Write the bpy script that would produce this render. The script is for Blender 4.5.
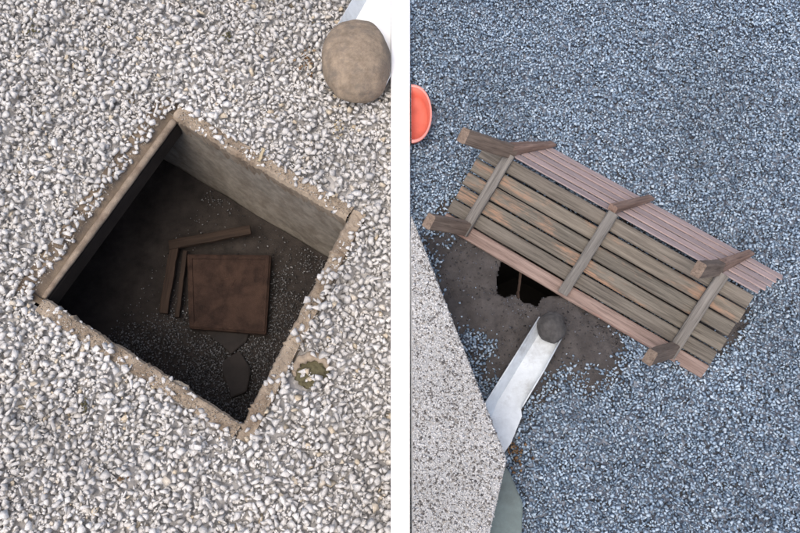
import bpy, bmesh, math, random
import numpy as np
from mathutils import Vector, Matrix, noise

for o in list(bpy.data.objects): bpy.data.objects.remove(o)
scene = bpy.context.scene
C = scene.collection
random.seed(7)
RNG = np.random.default_rng(11)

# ------------------------------------------------------------------ camera
F_PX, TILT, CAM_H = 850.0, math.radians(21.1), 3.45      # focal length in photo pixels, tilt off straight down, metres up
cam = bpy.data.cameras.new('camera'); cam_o = bpy.data.objects.new('camera', cam); C.objects.link(cam_o)
cam.sensor_width = 36.0; cam.lens = F_PX / 800.0 * 36.0
cam.clip_start = 0.05; cam.clip_end = 200
cam_o.location = (0, 0, CAM_H); cam_o.rotation_euler = (TILT, 0, 0)
scene.camera = cam_o
# ------------------------------------------------------------------ sky, sun, exposure
SUN_EL, SUN_AZ = math.radians(68), math.radians(215)      # azimuth from +Y towards +X
w = bpy.data.worlds.new('World'); scene.world = w; w.use_nodes = True
nt = w.node_tree
bg = nt.nodes['Background']
sky = nt.nodes.new('ShaderNodeTexSky'); sky.sky_type = 'NISHITA'; sky.sun_disc = False
sky.sun_elevation = SUN_EL; sky.sun_rotation = SUN_AZ
sky.dust_density = 4.0; sky.ozone_density = 0.6; sky.air_density = 0.8
nt.links.new(sky.outputs[0], bg.inputs[0]); bg.inputs[1].default_value = 0.15
sun = bpy.data.lights.new('sun', 'SUN'); sun.energy = 1.1; sun.angle = math.radians(50); sun.color = (1.0, 0.93, 0.84)
sun_o = bpy.data.objects.new('sun', sun); C.objects.link(sun_o)
sun_o.location = (2, 3, 8)
sun_o.rotation_euler = Vector((math.sin(SUN_AZ)*math.cos(SUN_EL), math.cos(SUN_AZ)*math.cos(SUN_EL), math.sin(SUN_EL))).to_track_quat('Z', 'Y').to_euler()
scene.render.engine = 'CYCLES'
scene.view_settings.view_transform = 'Standard'; scene.view_settings.look = 'None'
scene.view_settings.gamma = 1.0; scene.view_settings.exposure = 0.5

# ------------------------------------------------------------------ helpers
CT, ST = math.cos(TILT), math.sin(TILT)
def at(px, py, z=0.0):
    """photo pixel -> point of the horizontal plane at height z that the thing touches"""
    u, v = px - 400.0, py - 266.5
    s = (CAM_H - z) / (F_PX * CT + v * ST)
    return Vector((u * s, (F_PX * ST - v * CT) * s, z))

def tag(o, label=None, cat=None, group=None, kind=None):
    if label: o['label'] = label
    if cat: o['category'] = cat
    if group: o['group'] = group
    if kind: o['kind'] = kind
    return o
def mesh_obj(name, verts, faces, mat, parent=None, smooth=False):
    me = bpy.data.meshes.new(name); me.from_pydata([tuple(v) for v in verts], [], faces); me.validate()
    return link(name, me, mat, parent, smooth)
def link(name, me, mat, parent=None, smooth=False):
    if mat: me.materials.append(mat)
    if smooth:
        me.polygons.foreach_set('use_smooth', [True]*len(me.polygons))
    o = bpy.data.objects.new(name, me); C.objects.link(o)
    if parent: o.parent = parent
    return o
def bm_obj(name, bm, mat, parent=None, smooth=False):
    bmesh.ops.recalc_face_normals(bm, faces=bm.faces)
    me = bpy.data.meshes.new(name); bm.to_mesh(me); bm.free()
    return link(name, me, mat, parent, smooth)
def empty(name, loc=(0, 0, 0)):
    o = bpy.data.objects.new(name, None); o.location = loc; o.empty_display_size = .1; C.objects.link(o); return o

# ------------------------------------------------------------------ materials
class NT:
    def __init__(s, name, rough=.85, spec=.3):
        s.m = bpy.data.materials.new(name); s.m.use_nodes = True
        s.t = s.m.node_tree; s.b = s.t.nodes['Principled BSDF']
        s.b.inputs['Roughness'].default_value = rough; s.b.inputs['Specular IOR Level'].default_value = spec
    def n(s, typ, **kw):
        nd = s.t.nodes.new('ShaderNode' + typ)
        for k, v in kw.items(): setattr(nd, k, v)
        return nd
    def l(s, a, b): s.t.links.new(a, b)
    def coord(s, kind='Object', scale=(1, 1, 1), rnd=False):
        tc = s.n('TexCoord'); mp = s.n('Mapping'); mp.inputs['Scale'].default_value = scale
        s.l(tc.outputs[kind], mp.inputs['Vector'])
        if rnd:
            oi = s.n('ObjectInfo'); mul = s.n('Math', operation='MULTIPLY'); mul.inputs[1].default_value = 37.0
            s.l(oi.outputs['Random'], mul.inputs[0])
            cx = s.n('CombineXYZ')
            for i in range(3): s.l(mul.outputs[0], cx.inputs[i])
            s.l(cx.outputs[0], mp.inputs['Location'])
        return mp.outputs[0]
    def noise(s, vec, scale, detail=4, rough=.6):
        nd = s.n('TexNoise'); nd.inputs['Scale'].default_value = scale; nd.inputs['Detail'].default_value = detail
        nd.inputs['Roughness'].default_value = rough
        s.l(vec, nd.inputs['Vector']); return nd.outputs[0]
    def ramp(s, fac, stops, interp='LINEAR'):
        r = s.n('ValToRGB'); r.color_ramp.interpolation = interp
        e = r.color_ramp.elements
        while len(e) > 1: e.remove(e[-1])
        for i, (p, c) in enumerate(stops):
            if isinstance(c, (int, float)): c = (c, c, c)
            el = e[0] if i == 0 else e.new(p)
            el.position = p; el.color = (*c, 1)
        s.l(fac, r.inputs[0]); return r.outputs[0]
    def mix(s, a, b, fac, mode='MIX'):
        m = s.n('MixRGB', blend_type=mode)
        for i, v in ((0, fac), (1, a), (2, b)):
            if hasattr(v, 'links'): s.l(v, m.inputs[i])
            elif i == 0: m.inputs[0].default_value = v
            else: m.inputs[i].default_value = (*v, 1)
        return m.outputs[0]
    def out(s, col=None, bump=None, strength=.4, dist=.003, rough=None):
        if col is not None: s.l(col, s.b.inputs['Base Color'])
        if bump is not None:
            b = s.n('Bump'); b.inputs['Strength'].default_value = strength; b.inputs['Distance'].default_value = dist
            s.l(bump, b.inputs['Height']); s.l(b.outputs[0], s.b.inputs['Normal'])
        if rough is not None: s.l(rough, s.b.inputs['Roughness'])
        return s.m

def mat_stones(name, stops, speck=(.75, 1.1), rough=.8, fine=260):
    k = NT(name, rough, .15)
    g = k.n('NewGeometry'); v = k.coord('Object')
    base = k.ramp(g.outputs['Random Per Island'], stops)
    sp = k.ramp(k.noise(v, fine, 4, .75), [(.36, speck[0]), (.62, speck[1])])
    big = k.ramp(k.noise(v, 1.7, 4, .6), [(.32, .80), (.68, 1.10)])
    col = k.mix(k.mix(base, sp, 1, 'MULTIPLY'), big, 1, 'MULTIPLY')
    return k.out(col, k.noise(v, 180, 4), .5, .002)
def mat_gravel_sheet(name, stops, scale):
    k = NT(name, .9); v = k.coord('Object')
    vo = k.n('TexVoronoi'); vo.inputs['Scale'].default_value = scale; k.l(v, vo.inputs['Vector'])
    sep = k.n('SeparateColor'); k.l(vo.outputs['Color'], sep.inputs[0])
    col = k.ramp(sep.outputs[0], stops)
    inv = k.n('Math', operation='SUBTRACT'); inv.inputs[0].default_value = 1; k.l(vo.outputs['Distance'], inv.inputs[1])
    return k.out(col, inv.outputs[0], 1.0, .6/scale)
def mat_plain(name, col, var=.12, scale=9, rough=.8, bump=.2, spec=.3, dirt=None, rnd=False):
    k = NT(name, rough, spec); v = k.coord('Object', rnd=rnd)
    n1 = k.noise(v, scale, 6, .65)
    lo = tuple(c*(1-var) for c in col); hi = tuple(min(1, c*(1+var)) for c in col)
    c = k.ramp(n1, [(.3, lo), (.7, hi)])
    if dirt:
        n2 = k.ramp(k.noise(v, scale*.45, 7, .7), [(.48, 0.), (.66, 1.)])
        c = k.mix(c, dirt, n2)
    return k.out(c, k.noise(v, scale*9, 5, .7), bump, .004)
def mat_wood(name, dark, light, wear=None, axis=0, wear_amt=.55, streak=.62):
    k = NT(name, .8, .25)
    sc = [22, 22, 22]; sc[axis] = 1.5
    v = k.coord('Object', tuple(sc), rnd=True)
    g = k.noise(v, 2.4, 8, .72)
    sc2 = [70, 70, 70]; sc2[axis] = 2.2
    g2 = k.noise(k.coord('Object', tuple(sc2), rnd=True), 2.0, 4, .7)
    c = k.ramp(g, [(.30, dark), (.52, tuple((a+b)/2 for a, b in zip(dark, light))), (.72, light)])
    c = k.mix(c, k.ramp(g2, [(.36, .42), (.50, 1.06)]), streak, 'MULTIPLY')
    oi = k.n('ObjectInfo')
    c = k.mix(c, k.ramp(oi.outputs['Random'], [(0, (.85, .86, .87)), (1, (1.12, 1.08, 1.05))]), 1, 'MULTIPLY')
    if wear:
        sc3 = [9, 9, 9]; sc3[axis] = 2.4
        wn = k.noise(k.coord('Object', tuple(sc3), rnd=True), 1.1, 6, .72)
        wm = k.mix(k.ramp(wn, [(wear_amt, 0.), (wear_amt+.10, 1.)]), k.ramp(g2, [(.38, .15), (.55, 1.)]), 1, 'MULTIPLY')
        c = k.mix(c, wear, wm)
    return k.out(c, g2, .6, .003)

PALE_STOPS = [(0, (.57, .555, .53)), (.2, (.655, .635, .605)), (.55, (.715, .695, .66)), (.9, (.77, .75, .715)), (.965, (.78, .75, .70)), (.98, (.63, .53, .39)), (1, (.66, .58, .45))]
BLUE_CAST_STOPS = [(0, (.125, .17, .225)), (.3, (.25, .335, .43)), (.6, (.385, .495, .605)), (.88, (.49, .605, .71)), (1, (.58, .68, .76))]  # blue cast of skylit shade is put into these chip colours
M = {
 'pale': mat_stones('pale_granite_chips', PALE_STOPS, (.72, 1.08), fine=150),
 'blue': mat_stones('blue_cast_chips', BLUE_CAST_STOPS, (.8, 1.1)),
 'pit_chips': mat_stones('dark_pit_chips', [(0, (.03, .029, .028)), (.5, (.10, .098, .096)), (1, (.30, .30, .30))]),  # dark grey chips, tone random per chip
 'pale_sheet': mat_gravel_sheet('pale_gravel_ground', [(0, .34), (.5, (.48, .46, .44)), (1, (.6, .58, .55))], 34),
 'blue_sheet': mat_gravel_sheet('blue_cast_ground', [(0, .05), (.5, (.12, .14, .18)), (1, (.30, .33, .38))], 55),  # same blue cast put into the sheet colour
 'white': mat_plain('divider_white', (.93, .93, .92), .01, 4, .7, .05),
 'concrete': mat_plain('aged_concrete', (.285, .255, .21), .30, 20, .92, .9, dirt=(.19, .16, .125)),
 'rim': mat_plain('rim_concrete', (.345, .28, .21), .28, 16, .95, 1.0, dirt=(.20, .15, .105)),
 'pit_shade': mat_plain('pit_shade_brown', (.024, .019, .016), .4, 6, .75, .5),  # nearly black brown: the pit's shade put into the colour
 'soil': mat_plain('pit_shade_soil', (.031, .025, .021), .45, 14, .8, .9),  # shade on the pit floor is put into the soil colour
 'dirt': mat_plain('dirt_and_shade_grey', (.078, .071, .068), .30, 16, .9, .9, dirt=(.054, .048, .045)),  # bare dirt, and the painted shade below the bench
 'galv': mat_plain('galvanised_steel', (.62, .665, .69), .14, 18, .40, .08, .5, dirt=(.42, .44, .445)),
 'gutter_white': mat_plain('white_coated_steel', (.82, .82, .80), .05, 8, .5, .05, .5),
 'pad': mat_plain('grey_green_paint', (.17, .215, .21), .16, 10, .8, .3, dirt=(.125, .15, .145)),
 'mortar': mat_plain('cream_mortar', (.50, .50, .49), .30, 95, .95, .9),
 'pebbles': mat_stones('dash_pebbles', [(0, (.11, .10, .095)), (.19, (.22, .205, .19)), (.26, (.40, .37, .33)), (.36, (.52, .50, .47)), (.6, (.60, .595, .58)), (1, (.68, .675, .66))], (.8, 1.08)),
 'rust': mat_plain('rusty_iron', (.036, .020, .014), .5, 22, .9, 1.0, dirt=(.060, .034, .023)),
 'boulder': mat_plain('brown_boulder', (.30, .235, .17), .34, 30, .9, .7, dirt=(.20, .165, .13)),
 'dark_stone': mat_plain('dark_stone', (.085, .081, .078), .4, 30, .85, 1.0),
 'moss': mat_plain('dry_moss', (.15, .135, .075), .4, 60, .95, 1.0, dirt=(.085, .075, .045)),
 'salmon': mat_plain('salmon_plastic', (.64, .155, .105), .14, 14, .5, .05, .4),
 'salmon_rim': mat_plain('salmon_plastic_rim', (.78, .30, .25), .05, 5, .4, .02, .5),
 'twig': mat_wood('pale_twig', (.42, .33, .2), (.72, .62, .42)),
 'leaf': mat_stones('dry_leaf', [(0, (.09, .055, .03)), (.5, (.20, .12, .065)), (1, (.36, .25, .15))]),
 'slat': mat_wood('weathered_slat', (.090, .079, .064), (.245, .222, .182), (.33, .205, .135), 0, .51),
 'slat_plain': mat_wood('weathered_slat_plain', (.090, .079, .066), (.235, .213, .178), (.29, .17, .13), 0, .63),
 'front': mat_wood('reddish_slat', (.14, .10, .085), (.32, .25, .22), (.30, .16, .12), 0, .56),
 'back': mat_wood('lit_pinkish_slat', (.32, .24, .225), (.50, .41, .395), None, 0, streak=.35),  # pink wood, lightened as if the back caught more light
 'bar': mat_wood('grey_bar', (.115, .108, .098), (.255, .243, .222), None, 1),
 'leg': mat_wood('brown_leg', (.125, .092, .072), (.29, .225, .175), None, 2),
 'post': mat_wood('red_brown_post', (.15, .095, .072), (.33, .235, .19), None, 2),
 'batten': mat_wood('dark_brown_batten', (.022, .014, .010), (.058, .038, .026), None, 0),  # very dark brown wood grain
}

# ------------------------------------------------------------------ loose stones (chips piled up on a height field)
def chip_shapes(n, pts, flat=.66, seed=1):
    r = random.Random(seed); out = []
    while len(out) < n:
        bm = bmesh.new()
        for i in range(pts):
            v = Vector((r.gauss(0, 1), r.gauss(0, 1), r.gauss(0, 1))).normalized()
            v *= r.uniform(.82, 1.08)
            bm.verts.new((v.x, v.y * r.uniform(.7, .85), v.z * flat))
        res = bmesh.ops.convex_hull(bm, input=bm.verts)
        bmesh.ops.delete(bm, geom=[g for g in set(res['geom_interior'] + res['geom_unused']) if isinstance(g, bmesh.types.BMVert)], context='VERTS')
        bmesh.ops.triangulate(bm, faces=bm.faces)
        bm.verts.ensure_lookup_table(); bm.verts.index_update()
        V = np.array([v.co[:] for v in bm.verts]); Fc = np.array([[v.index for v in f.verts] for f in bm.faces])
        bm.free()
        if len(Fc) >= 8: out.append((V, Fc))
    return out
def rot_mats(n, tilt):
    a = RNG.uniform(0, 2*np.pi, n); tx = RNG.normal(0, tilt, n); ty = RNG.normal(0, tilt, n)
    ca, sa = np.cos(a), np.sin(a); cx, sx = np.cos(tx), np.sin(tx); cy, sy = np.cos(ty), np.sin(ty)
    z = np.zeros(n); o = np.ones(n)
    Rz = np.stack([np.stack([ca, -sa, z], 1), np.stack([sa, ca, z], 1), np.stack([z, z, o], 1)], 1)
    Rx = np.stack([np.stack([o, z, z], 1), np.stack([z, cx, -sx], 1), np.stack([z, sx, cx], 1)], 1)
    Ry = np.stack([np.stack([cy, z, sy], 1), np.stack([z, o, z], 1), np.stack([-sy, z, cy], 1)], 1)
    return Rx @ Ry @ Rz
def build_chips(name, pos, rad, shapes, mat, tilt=.45, flat=1.0):
    n = len(pos); R = rot_mats(n, tilt); kind = RNG.integers(0, len(shapes), n)
    VV, FF, off = [], [], 0
    for k, (V, Fc) in enumerate(shapes):
        ids = np.nonzero(kind == k)[0]
        if len(ids) == 0: continue
        P = np.einsum('nij,vj->nvi', R[ids], V) * rad[ids, None, None]
        P[:, :, 2] *= flat
        P += pos[ids, None, :]
        VV.append(P.reshape(-1, 3))
        FF.append((Fc[None] + (np.arange(len(ids)) * len(V))[:, None, None]).reshape(-1, 3) + off)
        off += len(ids) * len(V)
    V = np.concatenate(VV).astype(np.float32); Fa = np.concatenate(FF).astype(np.int32)
    me = bpy.data.meshes.new(name)
    me.vertices.add(len(V)); me.vertices.foreach_set('co', V.ravel())
    me.loops.add(Fa.size); me.loops.foreach_set('vertex_index', Fa.ravel())
    me.polygons.add(len(Fa)); me.polygons.foreach_set('loop_start', np.arange(0, Fa.size, 3, dtype=np.int32))
    me.update(calc_edges=True)
    return link(name, me, mat)
def pile(x0, x1, y0, y1, n, rmin, rmax, allow, h0, cell, cand=3, sink=.2, zshift=True):
    """drop n stones one after the other on a height field; allow(x, y, r) -> bool array; h0(x, y) start height"""
    nx, ny = int((x1-x0)/cell)+1, int((y1-y0)/cell)+1
    gx = x0 + np.arange(nx)*cell; gy = y0 + np.arange(ny)*cell
    X, Y = np.meshgrid(gx, gy, indexing='ij')
    H = h0(X, Y).astype(float)
    N = int(n)
    rads = rmin + (rmax-rmin)*RNG.beta(1.5, 2.9, N)
    rads = np.sort(rads)[::-1].copy(); j = np.arange(N); RNG.shuffle(j[:]); rads = rads[j]
    cx = RNG.uniform(x0, x1, (cand, N)); cy = RNG.uniform(y0, y1, (cand, N))
    ok = np.stack([allow(cx[c], cy[c], rads) for c in range(cand)])
    kern = {}
    ks = np.maximum(1, np.round(rads/cell)).astype(int)
    for q in np.unique(ks):
        d = np.arange(-q, q+1); A, B = np.meshgrid(d, d, indexing='ij'); dd = (A*A+B*B)/float((q+.35)**2)
        kern[q] = np.where(dd < 1, np.sqrt(np.maximum(0, 1-dd)), -9.)
    pos, rr = [], []
    ii = np.clip(((cx-x0)/cell).round().astype(int), 0, nx-1); jj = np.clip(((cy-y0)/cell).round().astype(int), 0, ny-1)
    for s in range(N):
        best, bh = -1, 1e9
        for c in range(cand):
            if ok[c, s]:
                h = H[ii[c, s], jj[c, s]]
                if h < bh: bh, best = h, c
        if best < 0: continue
        q = int(ks[s]); i, j_ = ii[best, s], jj[best, s]
        if i-q < 0 or j_-q < 0 or i+q >= nx or j_+q >= ny: continue
        K = kern[q]; hr = rads[s]*.6
        sub = H[i-q:i+q+1, j_-q:j_+q+1]
        m = K >= 0
        zc = np.max(sub[m] + hr*K[m]) - sink*hr*2
        sub[m] = np.maximum(sub[m], zc + hr*K[m])
        pos.append((cx[best, s], cy[best, s], zc)); rr.append(rads[s])
    return np.array(pos), np.array(rr), H

def vnoise(x, y, sc, seed=0):
    """cheap smooth value noise for numpy arrays"""
    r = np.random.default_rng(seed); T = r.random((64, 64))
    xs, ys = np.asarray(x)*sc+1000, np.asarray(y)*sc+1000
    xi, yi = np.floor(xs).astype(int), np.floor(ys).astype(int); fx, fy = xs-xi, ys-yi
    fx = fx*fx*(3-2*fx); fy = fy*fy*(3-2*fy)
    g = lambda a, b: T[a % 64, b % 64]
    return (g(xi, yi)*(1-fx)+g(xi+1, yi)*fx)*(1-fy)+(g(xi, yi+1)*(1-fx)+g(xi+1, yi+1)*fx)*fy
def in_poly(x, y, poly):
    x = np.asarray(x); y = np.asarray(y); r = np.zeros(x.shape, bool)
    for (xa, ya), (xb, yb) in zip(poly, poly[1:]+poly[:1]):
        c = (ya > y) != (yb > y)
        with np.errstate(divide='ignore', invalid='ignore'):
            r ^= c & (x < (xb-xa)*(y-ya)/(yb-ya+1e-12)+xa)
    return r
def seg_dist(x, y, a, b):
    ax, ay = a; bx, by = b; dx, dy = bx-ax, by-ay; t = np.clip(((x-ax)*dx+(y-ay)*dy)/(dx*dx+dy*dy), 0, 1)
    return np.hypot(x-ax-t*dx, y-ay-t*dy), t
def pts2(l): return [at(*p)[:2] for p in l]

# ------------------------------------------------------------------ the setting: ground either side of the kerb
PIT = [at(176, 117), at(43, 297), at(243, 424), at(347, 217)]     # opening corners: top, left, bottom, right (photo)
T_, L_, B_, R_ = PIT
HOLE = [at(*p) for p in ((503, 258), (499, 272), (497, 283), (498, 292), (506, 296), (512, 293), (519, 295), (524, 301), (531, 302), (537, 305), (541, 297), (552, 294), (566, 296), (575, 285), (560, 262), (530, 245))]
def sheet(name, rect, hole, z, mat):
    bm = bmesh.new()
    def loop(ps):
        vs = [bm.verts.new((p[0], p[1], z)) for p in ps]
        return [bm.edges.new((vs[i], vs[(i+1) % len(vs)])) for i in range(len(vs))]
    e = loop(rect) + loop(hole)
    bmesh.ops.triangle_fill(bm, edges=e, use_beauty=True)
    for f in bm.faces:
        if f.normal.z < 0: f.normal_flip()
    me = bpy.data.meshes.new(name); bm.to_mesh(me); bm.free()
    return tag(link(name, me, mat), kind='structure')
def grow(poly, d):
    c = sum(poly, Vector((0, 0, 0)))/len(poly)
    return [p + (p-c).normalized()*d for p in poly]
KX = .035
sheet('pale_gravel_ground', [(-30, -30), (-KX, -30), (-KX, 30), (-30, 30)], grow(PIT, .06), -.055, M['pale_sheet'])
sheet('blue_cast_ground', [(KX, -30), (30, -30), (30, 30), (KX, 30)], grow(HOLE, .02), -.026, M['blue_sheet'])

# added white divider filling the blank band (a touch wider at its far end)
a_k, b_k = at(391, 533), at(391, 0); c_k, d_k = at(410, 0), at(410, 533)
def ext(p, q, y): t = (y-p.y)/(q.y-p.y); return p.x+(q.x-p.x)*t
ya, yb = -1.2, 4.6
bm = bmesh.new(); sec = []
for y in np.linspace(ya, yb, 30):
    xl, xr = ext(a_k, b_k, y), ext(d_k, c_k, y)
    zt = .045
    sec.append([bm.verts.new(p) for p in ((xl, y, -.1), (xl, y, zt-.004), (xl+.004, y, zt), (xr-.004, y, zt), (xr, y, zt-.004), (xr, y, -.1))])
for s0, s1 in zip(sec, sec[1:]):
    for i in range(6): bm.faces.new((s0[i], s0[(i+1) % 6], s1[(i+1) % 6], s1[i]))
bm.faces.new(sec[0]); bm.faces.new(sec[-1])
tag(bm_obj('divider', bm, M['white']), 'straight white strip added between the pale gravel and the blue-grey gravel', 'divider')

# ------------------------------------------------------------------ the pit
pit = empty('inspection_pit', tuple((T_+B_)/2 + Vector((0, 0, -.75))))
tag(pit, 'open square concrete pit sunk into the pale gravel, dark soil inside', 'pit')
def pit_part(name, verts, faces, mat, smooth=False):
    o = mesh_obj(name, [Vector(v)-pit.location for v in verts], faces, mat, pit, smooth); return o
DEPTH = .72
uTR = (R_-T_).normalized(); uTL = (L_-T_).normalized()
CT0 = T_ - uTR*.45; CL0 = L_ - (R_-T_).normalized()*.45      # the chamber reaches back under its upper left side
def wall(name, p, q, z0, z1, mat, nrm, seed, n=36, m=14):
    vs, fs = [], []
    for i in range(n+1):
        for j in range(m+1):
            t, s = i/n, j/m
            P = p.lerp(q, t); z = z0+(z1-z0)*s
            k = noise.noise(Vector((P.x*5, P.y*5, z*5+seed)))*.010 + noise.noise(Vector((P.x*22, P.y*22, z*22+seed)))*.004
            vs.append(Vector((P.x, P.y, z)) + nrm*(k - .008))
    for i in range(n):
        for j in range(m):
            a0 = i*(m+1)+j; fs.append((a0, a0+1, a0+m+2, a0+m+1))
    return pit_part(name, vs, fs, mat, True)
def inward(p, q):
    d = (q-p).normalized(); nrm = Vector((-d.y, d.x, 0)); c0 = (T_+B_)/2
    return nrm if (c0-p).dot(nrm) > 0 else -nrm
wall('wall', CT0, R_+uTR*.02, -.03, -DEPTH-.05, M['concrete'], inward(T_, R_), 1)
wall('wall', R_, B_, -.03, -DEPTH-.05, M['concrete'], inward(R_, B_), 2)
wall('wall', B_, CL0, -.03, -DEPTH-.05, M['pit_shade'], inward(B_, L_), 3)
wall('wall', CL0, CT0, -.10, -DEPTH-.05, M['pit_shade'], inward(L_, T_), 4)
# roof slab over the part of the chamber that reaches under the ground
def prism(bm, quad, z0, z1):
    lo = [bm.verts.new((p.x, p.y, z0)) for p in quad]; hi = [bm.verts.new((p.x, p.y, z1)) for p in quad]
    n = len(quad)
    bm.faces.new(lo); bm.faces.new(hi)
    for i in range(n): bm.faces.new((lo[i], lo[(i+1) % n], hi[(i+1) % n], hi[i]))
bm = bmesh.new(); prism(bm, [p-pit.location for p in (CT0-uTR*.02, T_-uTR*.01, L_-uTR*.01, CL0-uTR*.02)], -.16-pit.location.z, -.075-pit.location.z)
bm_obj('roof_slab', bm, M['pit_shade'], pit)
# floor
vs, fs = [], []; n = 50
fa, fb, fc, fd = CT0-uTR*.03, CL0-uTR*.03, B_+(B_-T_)*.03, R_+(R_-T_)*.03
for i in range(n+1):
    for j in range(n+1):
        P = fa.lerp(fb, i/n).lerp(fd.lerp(fc, i/n), j/n)
        h = noise.noise(Vector((P.x*6, P.y*6, 3)))*.018 + noise.noise(Vector((P.x*24, P.y*24, 9)))*.006
        vs.append(Vector((P.x, P.y, -DEPTH+h)))
for i in range(n):
    for j in range(n): a0 = i*(n+1)+j; fs.append((a0, a0+n+1, a0+n+2, a0+1))
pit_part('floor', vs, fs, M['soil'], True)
# concrete rim on three sides
def rim(p, q, width, ztop, seed, n=130):
    nrm = -inward(p, q); vs, fs = [], []
    L = (q-p).length
    for i in range(n+1):
        P = p.lerp(q, i/n)
        j1 = noise.noise(Vector((i*.10, seed, 0)))*.007 + noise.noise(Vector((i*.45, seed, 5)))*.004 + random.uniform(-.0022, .0022) - (.010 if random.random() < .035 else 0)
        zt = ztop + noise.noise(Vector((i*.15, seed, 8)))*.005
        prof = [(.012+j1, -.16), (.001+j1, -.09), (-.004+j1, zt-.022), (.006+j1, zt-.003), (.016+j1, zt)] + [(w_, zt + noise.noise(Vector((i*.6, w_*60, seed)))*.005 + random.uniform(-.0016, .0016)) for w_ in (.028, .042, .055, width)] + [(width, -.12)]
        for o_, z in prof: vs.append(P + nrm*o_ + Vector((0, 0, z)))
    m = 10
    for i in range(n):
        for j in range(m-1): a0 = i*m+j; fs.append((a0, a0+1, a0+m+1, a0+m))
    return pit_part('rim', vs, fs, M['rim'], False)
dTR = (R_-T_).normalized(); dTL = (L_-T_).normalized()
rim(R_-dTL*.05, B_+dTL*.06, .065, -.010, 3.3)
rim(B_-dTR*.006, L_+dTR*.004, .065, -.012, 7.1)
rim(T_-dTR*.03, R_-dTR*.004, .06, -.014, 5.7)
# rounded beam along the upper left side, with a soil bank behind it
nTL = -inward(T_, L_)
bm = bmesh.new(); secs = []
for i in range(61):
    P = (T_+dTL*.005).lerp(L_-dTL*.0, i/60); r = .017*(1+.16*noise.noise(Vector((i*.2, 2, 2))))*(1 - .35*max(0, (i-40)/20))
    ring = []
    for k in range(10):
        an = k*math.tau/10
        rr = r*(1+.08*noise.noise(Vector((i*.35, k*1.3, 6))))
        ring.append(bm.verts.new(P - pit.location + nTL*(.020 + rr*math.cos(an)) + Vector((0, 0, -.045 + rr*math.sin(an)))))
    secs.append(ring)
for s0, s1 in zip(secs, secs[1:]):
    for k in range(10): bm.faces.new((s0[k], s0[(k+1) % 10], s1[(k+1) % 10], s1[k]))
bm.faces.new(secs[0]); bm.faces.new(secs[-1])
bm_obj('edge_beam', bm, mat_plain('brown_edge', (.30, .24, .18), .35, 18, .95, 1.0, dirt=(.19, .135, .095)), pit, True)
vs, fs = [], []; n = 60
for i in range(n+1):
    P = (T_-dTL*.08).lerp(L_+dTL*.03, i/n); jj = noise.noise(Vector((i*.3, 4, 1)))*.01
    for o_, z in ((.016, -.066), (.036, -.050), (.056+jj, -.046), (.072+jj, -.030), (.092+jj, -.020), (.14, -.024), (.17, -.07)):
        vs.append(P + nTL*o_ + Vector((0, 0, z + noise.noise(Vector((i*.7, o_*60, 2)))*.006)))
for i in range(n):
    for j in range(6): a0 = i*7+j; fs.append((a0, a0+1, a0+8, a0+7))
pit_part('soil_bank', vs, fs, mat_plain('brown_bank', (.21, .165, .12), .3, 12, .95, .9, dirt=(.13, .10, .075)), True)

# things lying in the pit
ZF = -DEPTH + .012
def slab_obj(name, quad, z0, z1, mat, label, cat, parent=None, jit=.0, bev=.004):
    bm = bmesh.new(); c0 = sum(quad, Vector((0, 0, 0)))/len(quad); c0.z = z0
    prism(bm, [p-c0 for p in quad], 0, z1-z0)
    bmesh.ops.bevel(bm, geom=bm.edges[:], offset=bev, segments=2, affect='EDGES')
    if jit:
        bmesh.ops.subdivide_edges(bm, edges=bm.edges[:], cuts=1)
        for v in bm.verts: v.co += Vector([noise.noise(v.co*14+Vector((k*9, len(name), 1)))*jit for k in range(3)])
    o = bm_obj(name, bm, mat); o.location = c0
    return tag(o, label, cat)
cv = [at(*p, ZF+.06) for p in ((187, 254), (271, 255), (266, 334), (189, 328))]
cover = slab_obj('access_cover', cv, ZF+.03, ZF+.06, M['rust'], 'square rusty iron cover lying on the floor of the pit', 'cover')
cc = sum(cv, Vector((0, 0, 0)))/4
bm = bmesh.new()   # raised border strip of the cover
for i in range(4):
    p, q = cv[i].lerp(cc, .04)-cover.location, cv[(i+1) % 4].lerp(cc, .04)-cover.location
    p2, q2 = cv[i].lerp(cc, .13)-cover.location, cv[(i+1) % 4].lerp(cc, .13)-cover.location
    prism(bm, [Vector((p.x, p.y, 0)), Vector((q.x, q.y, 0)), Vector((q2.x, q2.y, 0)), Vector((p2.x, p2.y, 0))], .0285, .036)
bm_obj('raised_edge', bm, M['rust'], cover)
bm = bmesh.new()
for dx, dy, an in ((-.02, .07, .2), (.02, .05, 1.1), (-.05, .045, -.5)):
    bmesh.ops.create_cube(bm, size=1, matrix=Matrix.Translation((dx, dy, .031)) @ Matrix.Rotation(an, 4, 'Z') @ Matrix.Diagonal((.05, .014, .008, 1)))
bmesh.ops.bevel(bm, geom=bm.edges[:], offset=.003, segments=2, affect='EDGES')
bm_obj('rust_flake', bm, M['rust'], cover)
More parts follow.
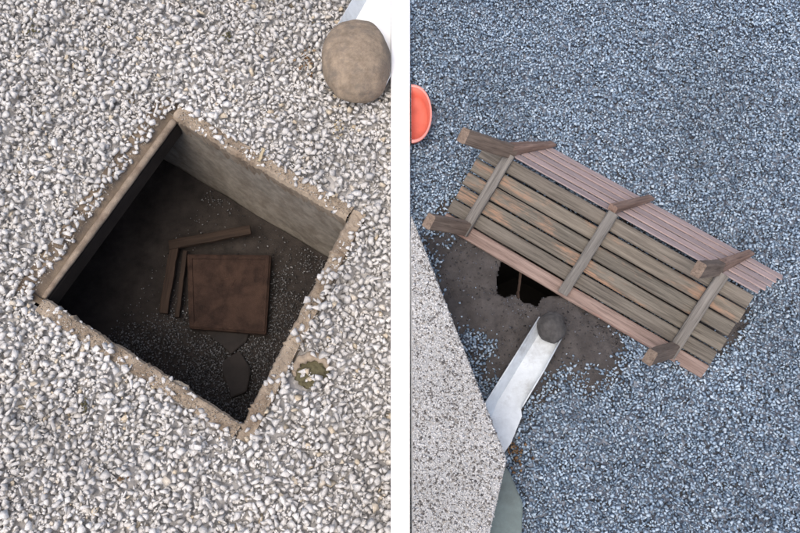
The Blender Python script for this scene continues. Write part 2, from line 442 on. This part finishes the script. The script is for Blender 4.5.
def plank(name, p, q, width, h, mat, label, cat, group=None, seed=0):
    d_ = q-p; L = d_.length; bm = bmesh.new(); secs = []
    for i in range(15):
        x = (i/14-.5)*L; dy = noise.noise(Vector((i*.4, seed, 0)))*.004
        secs.append([bm.verts.new((x, y+dy+noise.noise(Vector((i*.8, y*60, z*60+seed)))*.002, z)) for y, z in ((-width/2, 0), (width/2, 0), (width/2, h*.92), (width*.42, h), (-width*.42, h), (-width/2, h*.92))])
    for s0, s1 in zip(secs, secs[1:]):
        for k in range(6): bm.faces.new((s0[k], s0[(k+1) % 6], s1[(k+1) % 6], s1[k]))
    bm.faces.new(secs[0]); bm.faces.new(secs[-1])
    o = bm_obj(name, bm, mat)
    X = d_.normalized(); Y = Vector((0, 0, 1)).cross(X).normalized(); Z = X.cross(Y)
    o.matrix_world = Matrix.Translation((p+q)/2) @ Matrix((X, Y, Z)).transposed().to_4x4()
    return tag(o, label, cat, group)
frame = empty('scrap_angle_iron', tuple(at(174, 245, ZF))); tag(frame, 'rusty brown L-shaped bent iron piece against the upper left of the cover', 'scrap')
for p, q, wd in ((at(170, 246, ZF+.052), at(251, 231, ZF+.06), .050), (at(176, 243, ZF+.045), at(164, 314, ZF+.012), .044), (at(186, 252, ZF+.030), at(178, 318, ZF+.012), .022)):
    o = plank('rail', p, q, wd, .022, M['batten'], None, None, None, wd*90)
    o.parent = frame; o.matrix_parent_inverse = Matrix.Translation(-frame.location)
slab_obj('stone_slab', [at(*p, ZF+.01) for p in ((205, 331), (250, 331), (246, 342), (232, 354), (222, 345))], ZF-.01, ZF+.022, M['pit_shade'], 'broken brown flat stone sticking out below the rusty cover', 'stone', jit=.008)
slab_obj('stone_slab', [at(*p, ZF+.01) for p in ((222, 362), (240, 352), (250, 368), (248, 392), (232, 398), (226, 382))], ZF-.015, ZF+.03, M['pit_shade'], 'dark flat stone in the lower corner of the pit', 'stone', jit=.01)
slab_obj('broken_block', [at(*p, -.05) for p in ((173, 381), (181, 380), (190, 388), (188, 398), (180, 395))], -.16, -.03, M['concrete'], 'small broken grey block wedged at the lower left pit edge', 'block', jit=.012)
chips8 = chip_shapes(18, 9, .66, 5); chips12 = chip_shapes(48, 9, .66, 3)
npit = 14000
gx = RNG.uniform(0, 1, npit*3); gy = RNG.uniform(0, 1, npit*3)
PX = [T_.x + gx*(R_-T_).x + gy*(L_-T_).x, T_.y + gx*(R_-T_).y + gy*(L_-T_).y]
dens = np.clip(vnoise(PX[0], PX[1], 6, 4)*.9 + np.clip(gx*.8+gy*.75-.55, 0, 1)*1.1 - .45, 0.03, 1)
keep = (RNG.random(npit*3) < dens*.75) & (gx < .97) & (gy < .97) & (gx > .02) & (gy > .02) & ~in_poly(PX[0], PX[1], [tuple(p[:2]) for p in cv])
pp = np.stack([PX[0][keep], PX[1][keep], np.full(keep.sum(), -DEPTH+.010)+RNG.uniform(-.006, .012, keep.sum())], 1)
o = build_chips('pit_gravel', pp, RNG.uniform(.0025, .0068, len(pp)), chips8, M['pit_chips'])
tag(o, 'fine dark gravel scattered over the pit floor', 'gravel', kind='stuff')

# ------------------------------------------------------------------ pale gravel
COLLAR = at(311, 371)
BOULD = at(357, 62)
gut_poly = [tuple(p) for p in pts2([(343, 22), (386, 92), (391, 82), (391, -70), (394, -75)])]
edges = [((T_.x, T_.y), (L_.x, L_.y), .066, .03), ((L_.x, L_.y), (B_.x, B_.y), .024, .075), ((B_.x, B_.y), (R_.x, R_.y), .022, .070), ((R_.x, R_.y), (T_.x, T_.y), .012, .035)]
pitpoly = [(p.x, p.y) for p in PIT]
def pit_clear(x, y):
    r = in_poly(x, y, pitpoly)
    for i, (p, q, w0, w1) in enumerate(edges):
        dd, t = seg_dist(x, y, p, q)
        nz = vnoise(x, y, 11, 21)*.65 + vnoise(x, y, 30, 22)*.35
        if i == 1: w = .002 + .14*np.maximum(0, nz-.53+.12*t)
        elif i == 0: w = w0 + w1*(nz-.5)
        elif i == 3: w = .004 + .09*np.maximum(0, nz-.45)
        elif i == 2: w = .012 + .10*np.maximum(0, nz-.42)
        else: w = w0 + w1*(nz-.5)
        r |= dd < w
    return r
def allow_pale(x, y, r):
    ok = x < ext(a_k, b_k, y) - .4*r
    ok &= ~pit_clear(x, y)
    cd = np.hypot(x-COLLAR.x, y-COLLAR.y); ok &= ~((cd < .066) & ((y-COLLAR.y)*.8+(x-COLLAR.x)*.6 > -.004))
    ok &= ~((cd > .05) & (cd < .11) & (x < COLLAR.x-.01) & (vnoise(x, y, 30, 3) > .25))
    ok &= np.hypot(x-BOULD.x, y-BOULD.y) > .07
    ok &= ~in_poly(x, y, gut_poly)
    # a dusty worn spot by the right corner of the pit
    wp = at(338, 196); dw = np.hypot((x-wp.x), (y-wp.y))
    ok &= ~((dw < .12) & (vnoise(x, y, 26, 9) > .50))
    return ok
def h0_pale(X, Y):
    H = np.full(X.shape, -.055)
    for (p, q, w0, w1) in edges:
        dd, t = seg_dist(X, Y, p, q); H = np.where(dd < .06, np.maximum(H, -.030), H)
    return H
X0, X1, Y0, Y1 = -2.75, 0.03, -.45, 3.5
pos, rad, H = pile(X0, X1, Y0, Y1, 25500, .0088, .0225, allow_pale, h0_pale, .0055, cand=8, sink=.22)
fx, fy = RNG.uniform(-2.6, 0, 42000), RNG.uniform(-.35, 3.4, 42000); fr = RNG.uniform(.0035, .0085, 42000)
fk = allow_pale(fx, fy, fr); fx, fy, fr = fx[fk], fy[fk], fr[fk]
fz = H[np.clip(((fx-X0)/.0055).astype(int), 0, H.shape[0]-1), np.clip(((fy-Y0)/.0055).astype(int), 0, H.shape[1]-1)]
fl_ = fz < np.percentile(H, 50)            # fines settle in the hollows between the stones
pos = np.concatenate([pos, np.stack([fx, fy, np.maximum(fz, -.05)], 1)[fl_]]); rad = np.concatenate([rad, fr[fl_]])
o = build_chips('pale_gravel', pos, rad*1.42, chips12, M['pale'], .5)
tag(o, 'pale grey white crushed stone chips covering the ground round the pit', 'gravel', kind='stuff')

gp, gr = [], []
for (p, q, w0, w1) in edges:
    m = 1100; t = RNG.random(m); nd = -inward(Vector((*p, 0)), Vector((*q, 0))); o_ = np.abs(RNG.normal(.03, .02, m)) + (.055 if w0 > .05 else .006)
    gp.append(np.stack([p[0]+(q[0]-p[0])*t+nd.x*o_, p[1]+(q[1]-p[1])*t+nd.y*o_, np.full(m, -.010 if w0 < .05 else -.022)], 1)); gr.append(.0015+.006*RNG.beta(1.1, 3.5, m))
gp = np.concatenate(gp); gr = np.concatenate(gr); kk = ~in_poly(gp[:, 0], gp[:, 1], pitpoly)
M['grit'] = mat_stones('rim_grit', [(0, (.16, .13, .10)), (.5, (.32, .27, .21)), (1, (.62, .58, .52))])
tag(build_chips('rim_grit', gp[kk], gr[kk], chips8, M['grit'], .5), 'dusty tan grit along the rim of the pit', 'grit', kind='stuff')

# concrete collar with dry moss beside the pit
col = empty('concrete_collar', (COLLAR.x, COLLAR.y, -.02)); tag(col, 'half buried round concrete lip with dry moss beside the pit edge', 'collar')
bm = bmesh.new(); secs = []
for i in range(25):
    an = math.radians(10 + 185*i/24); R0 = .066*(1+.16*noise.noise(Vector((i*.4, 1, 1))))
    c0 = Vector((math.cos(an)*R0*1.1, math.sin(an)*R0, .004 - .018*abs(i/12-1)**3))
    rr = .016*(1.1-.75*abs(i/12-1)**1.5)*(1+.35*noise.noise(Vector((i*.5, 3, 3)))); ring = []
    for k in range(8):
        b0 = k*math.tau/8
        ring.append(bm.verts.new(c0 + Vector((math.cos(an)*math.cos(b0)*rr*1.25, math.sin(an)*math.cos(b0)*rr*1.25, math.sin(b0)*rr)) + Vector([noise.noise(Vector((i*.6, k*2., q*5.)))*.004 for q in range(3)])))
    secs.append(ring)
for s0, s1 in zip(secs, secs[1:]):
    for k in range(8): bm.faces.new((s0[k], s0[(k+1) % 8], s1[(k+1) % 8], s1[k]))
bm.faces.new(secs[0]); bm.faces.new(secs[-1])
bm_obj('lip', bm, M['rim'], col, True)
bm = bmesh.new(); bmesh.ops.create_icosphere(bm, subdivisions=4, radius=1)
for v in bm.verts:
    k = 1+.2*noise.noise(v.co*3)+.12*noise.noise(v.co*9); v.co = Vector((v.co.x*.072*k, v.co.y*.064*k, v.co.z*.012*k-.014+.006*noise.noise(v.co*400)))
bm_obj('moss_cushion', bm, M['moss'], col, True)

# boulder and the white gutter piece under it
def boulder(name, loc, r3, mat, label, seed, sub=5, amp=.05):
    bm = bmesh.new(); bmesh.ops.create_icosphere(bm, subdivisions=sub, radius=1)
    for v in bm.verts:
        n0 = v.co.copy()
        k = 1 + amp*noise.noise(n0*1.3+Vector((seed, 0, 0))) + amp*.45*noise.noise(n0*3.1+Vector((0, seed, 0))) + amp*.15*noise.noise(n0*6)+amp*.05*noise.noise(n0*17)
        v.co = Vector((n0.x*r3[0]*k, n0.y*r3[1]*k, n0.z*r3[2]*k))
    o = bm_obj(name, bm, mat, None, True); o.location = loc
    return tag(o, label, 'stone')
bc = at(356.5, 61.5, .09)
boulder('boulder', (bc.x-.002, bc.y, .088), (.160, .218, .13), M['boulder'], 'large smooth brown boulder resting on the end of the wide white gutter', 21.5, amp=.07)
ga = [at(341, 20), at(353, 0), at(389.5, -61)]
def strip_mesh(name, rows, mat, parent=None, thick=.003):
    vs = [v for r in rows for v in r]; n = len(rows[0]); fs = []
    for i in range(len(rows)-1):
        for j in range(n-1): a0 = i*n+j; fs.append((a0, a0+1, a0+n+1, a0+n))
    o = mesh_obj(name, vs, fs, mat, parent)
    md = o.modifiers.new('thickness', 'SOLIDIFY'); md.thickness = thick; md.offset = 0
    return o
gut = empty('wide_gutter', tuple(at(370, 10, .0))); tag(gut, 'wide white metal gutter piece under the brown boulder by the kerb', 'gutter')
def loc(o, pts): return [Vector(p)-o.location for p in pts]
z1 = .075
strip_mesh('side_wall', [loc(gut, [at(337, 26, z1), at(352, 0, z1), at(390, -66, z1)]), loc(gut, [at(350, 30, .012), at(366, 2, .012), at(390.6, -42, .012)])], M['galv'], gut)
strip_mesh('base_plate', [loc(gut, [at(350, 30, .0125), at(366, 2, .0125), at(390.6, -42, .0125)]), loc(gut, [at(380, 88, .0125), at(390.6, 68, .0125), at(390.6, 58, .0125)])], M['gutter_white'], gut)
strip_mesh('side_wall', [loc(gut, [at(380, 88, .012), at(390.6, 68, .012)]), loc(gut, [at(383.5, 90, .06), at(390.4, 76, .06)])], M['gutter_white'], gut)

# bits on the pale gravel
plank('twig', at(259.5, 162, .012), at(264, 149, .014), .013, .010, M['twig'], 'short pale piece of wood on the gravel at the upper pit edge', 'twig', seed=4)
def scatter_bits(name, centre, n, spread, r, label, z, mat=None, seed=1):
    q = RNG.normal(0, 1, (n, 2))*spread
    P = np.stack([centre.x+q[:, 0], centre.y+q[:, 1], z+RNG.uniform(-.003, .006, n)], 1)
    o = build_chips(name, P, RNG.uniform(r*.5, r, n), chips8, mat or M['leaf'], .4, .35)
    return tag(o, label, 'leaf litter', kind='stuff')
scatter_bits('leaf_litter', at(308, 62), 30, (.020, .038), .012, 'rusty brown dry leaf crumbs on the pale gravel left of the boulder', .013)
scatter_bits('moss_crumbs', at(228, 38), 16, (.012, .016), .012, 'small dark moss crumbs on the pale gravel above the pit', .012, M['moss'])
scatter_bits('moss_crumbs', at(33, 33), 12, (.014, .012), .012, 'small moss crumbs on the pale gravel in the upper left corner', .012, M['moss'])
scatter_bits('moss_crumbs', at(86, 405), 16, (.012, .018), .011, 'small moss crumbs on the pale gravel below the left pit edge', .012, M['moss'])
scatter_bits('leaf_litter', at(122, 478), 12, (.02, .02), .011, 'tan plant crumbs on the pale gravel near the bottom', .012)
scatter_bits('leaf_litter', at(338, 132), 14, (.014, .028), .012, 'tan plant crumbs on the pale gravel below the boulder', .012, M['twig'])

# ------------------------------------------------------------------ right plot: dug patch with a hole
holepoly = [(p.x, p.y) for p in HOLE]
dc = at(530, 300)
def dirt_shade_val(x, y):
    """1 well inside the bare patch and the painted bench shade, 0 outside"""
    axis_a, axis_b = at(491, 266)[:2], at(600, 342)[:2]
    dd, t = seg_dist(x, y, axis_a, axis_b)
    d2, t2 = seg_dist(x, y, at(500, 300)[:2], at(530, 346)[:2])
    v = np.maximum(1.55-dd/.145*(.66+.65*t), 1.5-d2/.15)
    d3, t3 = seg_dist(x, y, (.50, 1.66), (1.37, 1.10)); v = np.maximum(v, 1.2-d3/.115)  # dark strip below the bench stands in for shade under its slats
    return v + .9*(vnoise(x, y, 9, 31)-.5) + .5*(vnoise(x, y, 28, 32)-.5)
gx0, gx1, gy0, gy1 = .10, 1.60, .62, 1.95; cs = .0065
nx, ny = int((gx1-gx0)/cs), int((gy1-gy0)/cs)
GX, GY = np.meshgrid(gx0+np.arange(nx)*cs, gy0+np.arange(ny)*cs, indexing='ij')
dv = dirt_shade_val(GX, GY)
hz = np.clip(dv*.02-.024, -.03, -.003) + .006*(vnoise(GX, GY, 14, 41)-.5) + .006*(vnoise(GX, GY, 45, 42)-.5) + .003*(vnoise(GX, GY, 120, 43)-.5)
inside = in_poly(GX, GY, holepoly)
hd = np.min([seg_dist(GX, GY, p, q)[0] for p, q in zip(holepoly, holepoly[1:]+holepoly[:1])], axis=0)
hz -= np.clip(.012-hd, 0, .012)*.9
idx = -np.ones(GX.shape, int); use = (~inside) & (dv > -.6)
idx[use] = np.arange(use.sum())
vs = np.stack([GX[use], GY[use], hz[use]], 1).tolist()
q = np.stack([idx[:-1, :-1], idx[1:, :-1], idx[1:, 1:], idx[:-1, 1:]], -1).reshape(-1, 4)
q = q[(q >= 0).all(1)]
tag(mesh_obj('dirt_and_shade_patch', vs, q.tolist(), M['dirt'], None, True), kind='structure')
hp = grow(HOLE, .004); n = len(hp); vs, fs = [], []
for k, (z, g_) in enumerate(((-.012, .004), (-.10, .03), (-.55, .05))):
    for p in grow(HOLE, g_): vs.append((p.x, p.y, z))
for k in range(2):
    for i in range(n): fs.append((k*n+i, k*n+(i+1) % n, (k+1)*n+(i+1) % n, (k+1)*n+i))
fs.append(tuple(range(2*n, 3*n)))
c0 = sum(HOLE, Vector((0, 0, 0)))/n
o = mesh_obj('ground_hole', [Vector(v)-c0 for v in vs], fs, mat_plain('hole_shade_soil', (.008, .007, .006), .3, 8, .9, .5)); o.location = c0  # near-black walls: the hole's shade is put into the soil colour
tag(o, 'small black ragged hole in the bare dirt under the bench edge', 'hole')
plank('stick', at(520.5, 272, -.02), at(517.5, 299, -.006), .011, .012, M['batten'], 'thin brown stick lying across the small black hole', 'stick', seed=6)

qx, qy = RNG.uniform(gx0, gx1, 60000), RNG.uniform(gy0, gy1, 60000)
qv = dirt_shade_val(qx, qy); kq = (qv > -.35) & ~in_poly(qx, qy, holepoly) & (RNG.random(60000) < .17*np.clip(1.3-qv*.55, .35, 1)*(.3+1.2*vnoise(qx, qy, 13, 55)))
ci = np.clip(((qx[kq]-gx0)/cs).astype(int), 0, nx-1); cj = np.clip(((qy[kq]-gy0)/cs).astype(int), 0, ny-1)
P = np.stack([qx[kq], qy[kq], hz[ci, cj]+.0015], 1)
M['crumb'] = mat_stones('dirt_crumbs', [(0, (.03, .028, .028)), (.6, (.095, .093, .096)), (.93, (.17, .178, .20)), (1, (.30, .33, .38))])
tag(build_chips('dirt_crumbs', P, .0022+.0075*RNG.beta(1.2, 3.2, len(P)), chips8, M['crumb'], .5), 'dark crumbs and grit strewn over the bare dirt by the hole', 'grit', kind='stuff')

# pebble-dashed pier by the kerb (low block, flat top)
HP = .30
PIER = [at(411, 214, HP), at(507, 459, HP), at(488, 540, HP), at(476, 590, HP), at(413, 590, HP)]
PIER[4].x = PIER[0].x
pier = empty('pebbledash_pier', (at(450, 450).x, at(450, 450).y, -.05)); tag(pier, 'low cream pebble-dashed block with slanting edge beside the kerb', 'wall')
bm = bmesh.new(); prism(bm, [Vector((p.x-pier.location.x, p.y-pier.location.y, 0)) for p in PIER], 0, HP+.05)
bmesh.ops.bevel(bm, geom=[e for e in bm.edges], offset=.006, segments=2, affect='EDGES')
bm_obj('block', bm, M['mortar'], pier)
ppoly = [(p.x, p.y) for p in PIER]
xs = [p.x for p in PIER]; ys = [p.y for p in PIER]
n = 17000
px_, py_ = RNG.uniform(min(xs), max(xs), n), RNG.uniform(min(ys), max(ys), n)
md = np.min([seg_dist(px_, py_, p, q_)[0] for p, q_ in zip(ppoly, ppoly[1:]+ppoly[:1])], axis=0)
kp = in_poly(px_, py_, ppoly) & (md > .004)
rad = RNG.uniform(.0024, .0086, kp.sum())
pos = np.stack([px_[kp]-pier.location.x, py_[kp]-pier.location.y, np.full(kp.sum(), HP+.05+.0005)], 1)
top = build_chips('pebble_coat', pos, rad, chips8, M['pebbles'], .3, .55); top.parent = pier; top['kind'] = 'stuff'
# pebbles on the sides
P3, RR = [], []
for p, q_ in zip(PIER, PIER[1:]+PIER[:1]):
    L = (q_-p).length; m = int(L*HP*9000); t = RNG.random(m); z = RNG.uniform(.05, HP+.045, m)
    P3.append(np.stack([p.x+(q_.x-p.x)*t-pier.location.x, p.y+(q_.y-p.y)*t-pier.location.y, z], 1)); RR.append(RNG.uniform(.003, .008, m))
P3 = np.concatenate(P3); RR = np.concatenate(RR); ok = P3[:, 0]+pier.location.x > PIER[0].x+.012
o = build_chips('side_pebble_coat', P3[ok], RR[ok]*.9, chips8, M['pebbles'], 1.2, .8); o.parent = pier; o['kind'] = 'stuff'
# grey-green step at its foot
PAD = [at(*p, .05) for p in ((500, 462), (509, 470), (523, 503), (521, 560), (519, 620), (470, 620), (480, 520))]
bm = bmesh.new(); c0 = sum(PAD, Vector((0, 0, 0)))/len(PAD); c0.z = -.05
prism(bm, [Vector((p.x-c0.x, p.y-c0.y, 0)) for p in PAD], 0, .10)
bmesh.ops.bevel(bm, geom=bm.edges[:], offset=.006, segments=2, affect='EDGES')
o = bm_obj('foot_step', bm, M['pad']); o.location = c0
tag(o, 'grey-green painted step at the foot of the pebble-dashed block', 'step')

# ------------------------------------------------------------------ blue-grey gravel
TUBC = at(409, 114)
padpoly = [(p.x, p.y) for p in PAD]
gutpoly2 = [tuple(p) for p in pts2([(538, 318), (563, 338), (523, 408), (524, 418), (512, 446), (500, 460), (478, 416)])]
GA, GB = at(551, 330), at(497, 425)
def allow_blue(x, y, r):
    ok = x > ext(d_k, c_k, y) + .4*r
    ok &= ~in_poly(x, y, ppoly) & ~in_poly(x, y, padpoly) & ~in_poly(x, y, holepoly)
    v = dirt_shade_val(x, y)
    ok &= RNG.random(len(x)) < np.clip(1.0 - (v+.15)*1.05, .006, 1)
    ok &= ~((hd_f(x, y) < .02)) & ~in_poly(x, y, gutpoly2) & ~(np.hypot(x-.05, y-TUBC.y) < .125)
    return ok
def hd_f(x, y): return np.min([seg_dist(x, y, p, q)[0] for p, q in zip(holepoly, holepoly[1:]+holepoly[:1])], axis=0)
def h0_blue(X, Y): return np.clip(dirt_shade_val(X, Y)*.02-.026, -.026, -.004)
pos, rad, H = pile(-.03, 2.75, -.4, 3.5, 88000, .0042, .0122, allow_blue, h0_blue, .0027, cand=8, sink=.22)
o = build_chips('blue_grey_gravel', pos, rad*1.25, chips8, M['blue'], .5)
tag(o, 'fine grey stone chips coloured with blue shade covering the yard round the overturned bench', 'gravel', kind='stuff')

# metal gutter with a stone at its end
g2 = empty('metal_gutter', tuple((GA+GB)/2)); tag(g2, 'narrow shiny metal gutter running from the pebble-dashed block to the dirt', 'gutter')
z0 = .014
fl = [[at(543.5, 326, z0), at(558, 343, z0)], [at(520, 364, z0), at(541.5, 374, z0)], [at(497, 402, z0), at(521, 409, z0)], [at(490, 420, z0), at(522, 416, z0)], [at(489, 440, z0), at(511, 443, z0)], [at(492, 456, z0), at(504, 453, z0)]]
strip_mesh('channel_floor', [loc(g2, r) for r in fl], M['galv'], g2, .003)
lw = [[at(539.5, 317, .07), at(543.5, 326, z0+.001)], [at(514, 358, .07), at(520, 364, z0+.001)], [at(488, 399, .07), at(497, 402, z0+.001)], [at(478, 416, .07), at(490, 420, z0+.001)]]
strip_mesh('side_wall', [loc(g2, r) for r in lw], M['galv'], g2, .003)
rw = [[at(561.5, 338, .06), at(558, 343, z0+.001)], [at(543.5, 371, .06), at(541.5, 374, z0+.001)], [at(522.5, 406, .055), at(521, 409, z0+.001)]]
strip_mesh('side_wall', [loc(g2, r) for r in rw], M['galv'], g2, .003)
def tube(name, pts, rr, mat, parent):
    bm = bmesh.new(); rings = []
    for i, p in enumerate(pts):
        d_ = (pts[min(i+1, len(pts)-1)]-pts[max(i-1, 0)]).normalized(); A = d_.cross(Vector((0, 0, 1))).normalized(); B = A.cross(d_)
        rings.append([bm.verts.new(p+A*math.cos(k*math.tau/8)*rr+B*math.sin(k*math.tau/8)*rr) for k in range(8)])
    for s0, s1 in zip(rings, rings[1:]):
        for k in range(8): bm.faces.new((s0[k], s0[(k+1) % 8], s1[(k+1) % 8], s1[k]))
    bm.faces.new(rings[0]); bm.faces.new(rings[-1])
    return bm_obj(name, bm, mat, parent, True)
tube('rolled_lip', loc(g2, [r_[0] for r_ in lw]), .0035, M['galv'], g2)
tube('rolled_lip', loc(g2, [r_[0] for r_ in rw]), .0035, M['galv'], g2)
sc_ = at(551, 327.5, .06)
boulder('round_stone', (sc_.x, sc_.y, .066), (.058, .064, .055), M['dark_stone'], 'dark round stone sitting in the end of the narrow metal gutter', 8.0, 5, .13)
scatter_bits('leaf_litter', at(517, 455), 40, (.018, .030), .012, 'brown dry leaf crumbs on blue-grey gravel beside the metal gutter', .008)

# salmon tub against the kerb
tub = empty('half_round_tub', (.052, at(410, 114).y, 0)); tag(tub, 'salmon plastic half-round tub against the white kerb', 'tub')
ry = (at(410, 85, .07).y-at(410, 143, .07).y)/2; rx = at(432, 114, .07).x-.052
cyo = (at(410, 85, .07).y+at(410, 143, .07).y)/2 - tub.location.y
def dring(k, z, n=28):
    ps = [Vector((rx*k*math.sin(math.pi*i/n)**.85 + (1-k)*.01, cyo+ry*k*math.cos(math.pi*i/n), z)) for i in range(n+1)]
    return ps
prof = [(.72, .0), (.80, .004), (.86, .03), (.95, .070), (.90, .070), (.80, .03), (.72, .012), (.4, .010), (.02, .010)]
bm = bmesh.new(); rings = [[bm.verts.new(p) for p in dring(k, z)] for k, z in prof]
for s0, s1 in zip(rings, rings[1:]):
    m = len(s0)
    for i in range(m): bm.faces.new((s0[i], s0[(i+1) % m], s1[(i+1) % m], s1[i]))
bm.faces.new(rings[0]); bm.faces.new(rings[-1])
bm_obj('body', bm, M['salmon'], tub, True)
bm = bmesh.new(); rings = [[bm.verts.new(p) for p in dring(k, z)] for k, z in ((.95, .066), (1.0, .068), (1.0, .075), (.965, .078), (.90, .075), (.90, .068))]
for s0, s1 in zip(rings, rings[1:]+rings[:1]):
    m = len(s0)
    for i in range(m): bm.faces.new((s0[i], s0[(i+1) % m], s1[(i+1) % m], s1[i]))
bm_obj('rolled_rim', bm, M['salmon_rim'], tub, True)

# ------------------------------------------------------------------ the overturned bench
yaw, tip, roll = -.579, .489, .004
Lb, W, HB, BA = 1.271, .407, .330, .674
e1 = Vector((math.cos(yaw)*math.cos(roll), math.sin(yaw)*math.cos(roll), math.sin(roll)))
hh = -(Vector((0, 0, 1)).cross(e1)).normalized(); up = hh.cross(e1)
if up.z < 0: up = -up
e2 = math.cos(tip)*hh - math.sin(tip)*up            # down the seat towards its front edge
nn = math.sin(tip)*hh + math.cos(tip)*up            # out of the seat's underside
bk = (-math.cos(BA)*hh - math.sin(BA)*up + .335*e1).normalized()   # down the back towards its top edge
O = Vector((.368, 1.821, .207))
bench = empty('overturned_bench', O); bench.matrix_world = Matrix.Translation(O)
tag(bench, 'weathered wooden slatted bench lying overturned on its back, legs up', 'bench')
def beam(name, mat, p, q, wdir, w0, w1, h0, h1, seed, grain=0, chips=.002, n=16, parent=bench):
    """tapered board from p to q (bench-space points); local X/Y/Z chosen so that the grain axis runs along it"""
    d_ = q-p; L = d_.length; X = d_.normalized(); Y = (wdir - wdir.dot(X)*X).normalized(); Z = X.cross(Y)
    bm = bmesh.new(); secs = []
    for i in range(n+1):
        t = i/n; x = (t-.5)*L; ww = (w0+(w1-w0)*t)/2; h_ = (h0+(h1-h0)*t)/2
        b0 = min(.005, ww*.4, h_*.4); sec_ = []
        bow = noise.noise(Vector((seed, t*1.5, 3)))*.003
        for k, (y, z) in enumerate(((-ww+b0, -h_), (ww-b0, -h_), (ww, -h_+b0), (ww, h_-b0), (ww-b0, h_), (-ww+b0, h_), (-ww, h_-b0), (-ww, -h_+b0))):
            jx = noise.noise(Vector((seed*3, k*1.7, 9)))*.006 if i in (0, n) else 0
            sec_.append((x+jx, y+bow+noise.noise(Vector((seed, t*9, k*2)))*chips, z+noise.noise(Vector((seed+5, t*6, k)))*chips*.6))
        secs.append(sec_)
    perm = {0: (0, 1, 2), 1: (1, 0, 2), 2: (2, 1, 0)}[grain]
    def P(v): r = [0, 0, 0]; r[perm[0]] = v[0]; r[perm[1]] = v[1]; r[perm[2]] = v[2]; return r
    bs = [[bm.verts.new(P(v)) for v in s_] for s_ in secs]
    for s0, s1 in zip(bs, bs[1:]):
        for k in range(8): bm.faces.new((s0[k], s0[(k+1) % 8], s1[(k+1) % 8], s1[k]))
    bm.faces.new(bs[0]); bm.faces.new(bs[-1])
    o = bm_obj(name, bm, mat, parent)
    ax = [X, Y, Z]; cols = [None]*3; cols[perm[0]], cols[perm[1]], cols[perm[2]] = ax[0], ax[1], ax[2]
    R = Matrix((cols[0], cols[1], cols[2])).transposed()
    if R.determinant() < 0:
        for v in o.data.vertices: v.co[perm[2]] *= -1
        cols[perm[2]] = -cols[perm[2]]; R = Matrix((cols[0], cols[1], cols[2])).transposed(); o.data.flip_normals()
    o.matrix_local = Matrix.Translation((p+q)/2) @ R.to_4x4()
    return o
TH = .036
pitch = W/6; sw = pitch-.0072
for i in range(6):
    c2 = (i+.5)*pitch; j0, j1 = random.uniform(-.003, .003), random.uniform(-.003, .003)
    mt = M['slat'] if i in (1, 2, 3) else M['front'] if i == 5 else M['slat_plain']
    drop = .004 if i == 5 else 0
    beam('seat_slat', mt, e1*j0+e2*c2-nn*(TH/2+drop), e1*(Lb+j1)+e2*c2-nn*(TH/2+drop), e2, sw, sw, TH, TH, 10+i)
nb = hh.cross(e1)
bn = (e1.cross(bk)).normalized()
if bn.z < 0: bn = -bn
pb = HB/5; sb = pb*.945-.0195
for i in range(5):
    c2 = (i+.5)*pb-.004
    s_ = -e2*.015 + bk*c2 - bn*.006
    k0 = .119-.01; 
    beam('back_slat', M['back'], s_+e1*(k0+random.uniform(-.004, .004)), s_+e1*(Lb+random.uniform(-.004, .004)), (bk-bk.dot(e1)*e1).normalized()*math.cos(.03)+bn*math.sin(.03), sb, sb, .0065, .0065, 30+i)
oa, oc = .113, .156
for i, k in enumerate((oa, (oa+Lb-oc)/2, Lb-oc)):
    beam('crossbar', M['bar'], e1*(k+.008)+e2*-.012+nn*.0165, e1*k+e2*(W-.02)+nn*.0165, e1, .046, .044, .032, .030, 50+i, grain=1)
LEGS = [(e1*oa-e2*.015+bn*.012, (-.132, .041, .37)), (e1*(Lb-oc-.02)-e2*.015+bn*.012, (-.097, .048, .37)),
        (e1*oa+e2*(W-.05)+nn*.01, (-.085, .015, .365)), (e1*(Lb-oc)+e2*(W-.05)+nn*.01, (-.097, .032, .365))]
for i, (rt, v) in enumerate(LEGS):
    ft = rt + e1*v[0] + e2*v[1] + nn*v[2]
    beam('leg', M['leg'], rt-(ft-rt)*.06, ft, e2, .062, .060, .042, .040, 60+i, grain=2, chips=.003)
for i, k in enumerate((oa, (oa+Lb-oc)/2, Lb-oc)):
    s_ = -e2*.015 + e1*(k+(-.018 if i == 2 else 0))
    big = i != 1
    beam('back_post', M['post'], s_-bk*.015+bn*(.020 if big else .016), s_+bk*(HB+.012)+bn*.008, bn, .056 if big else .032, .014, .040, .034, 70+i, grain=2)
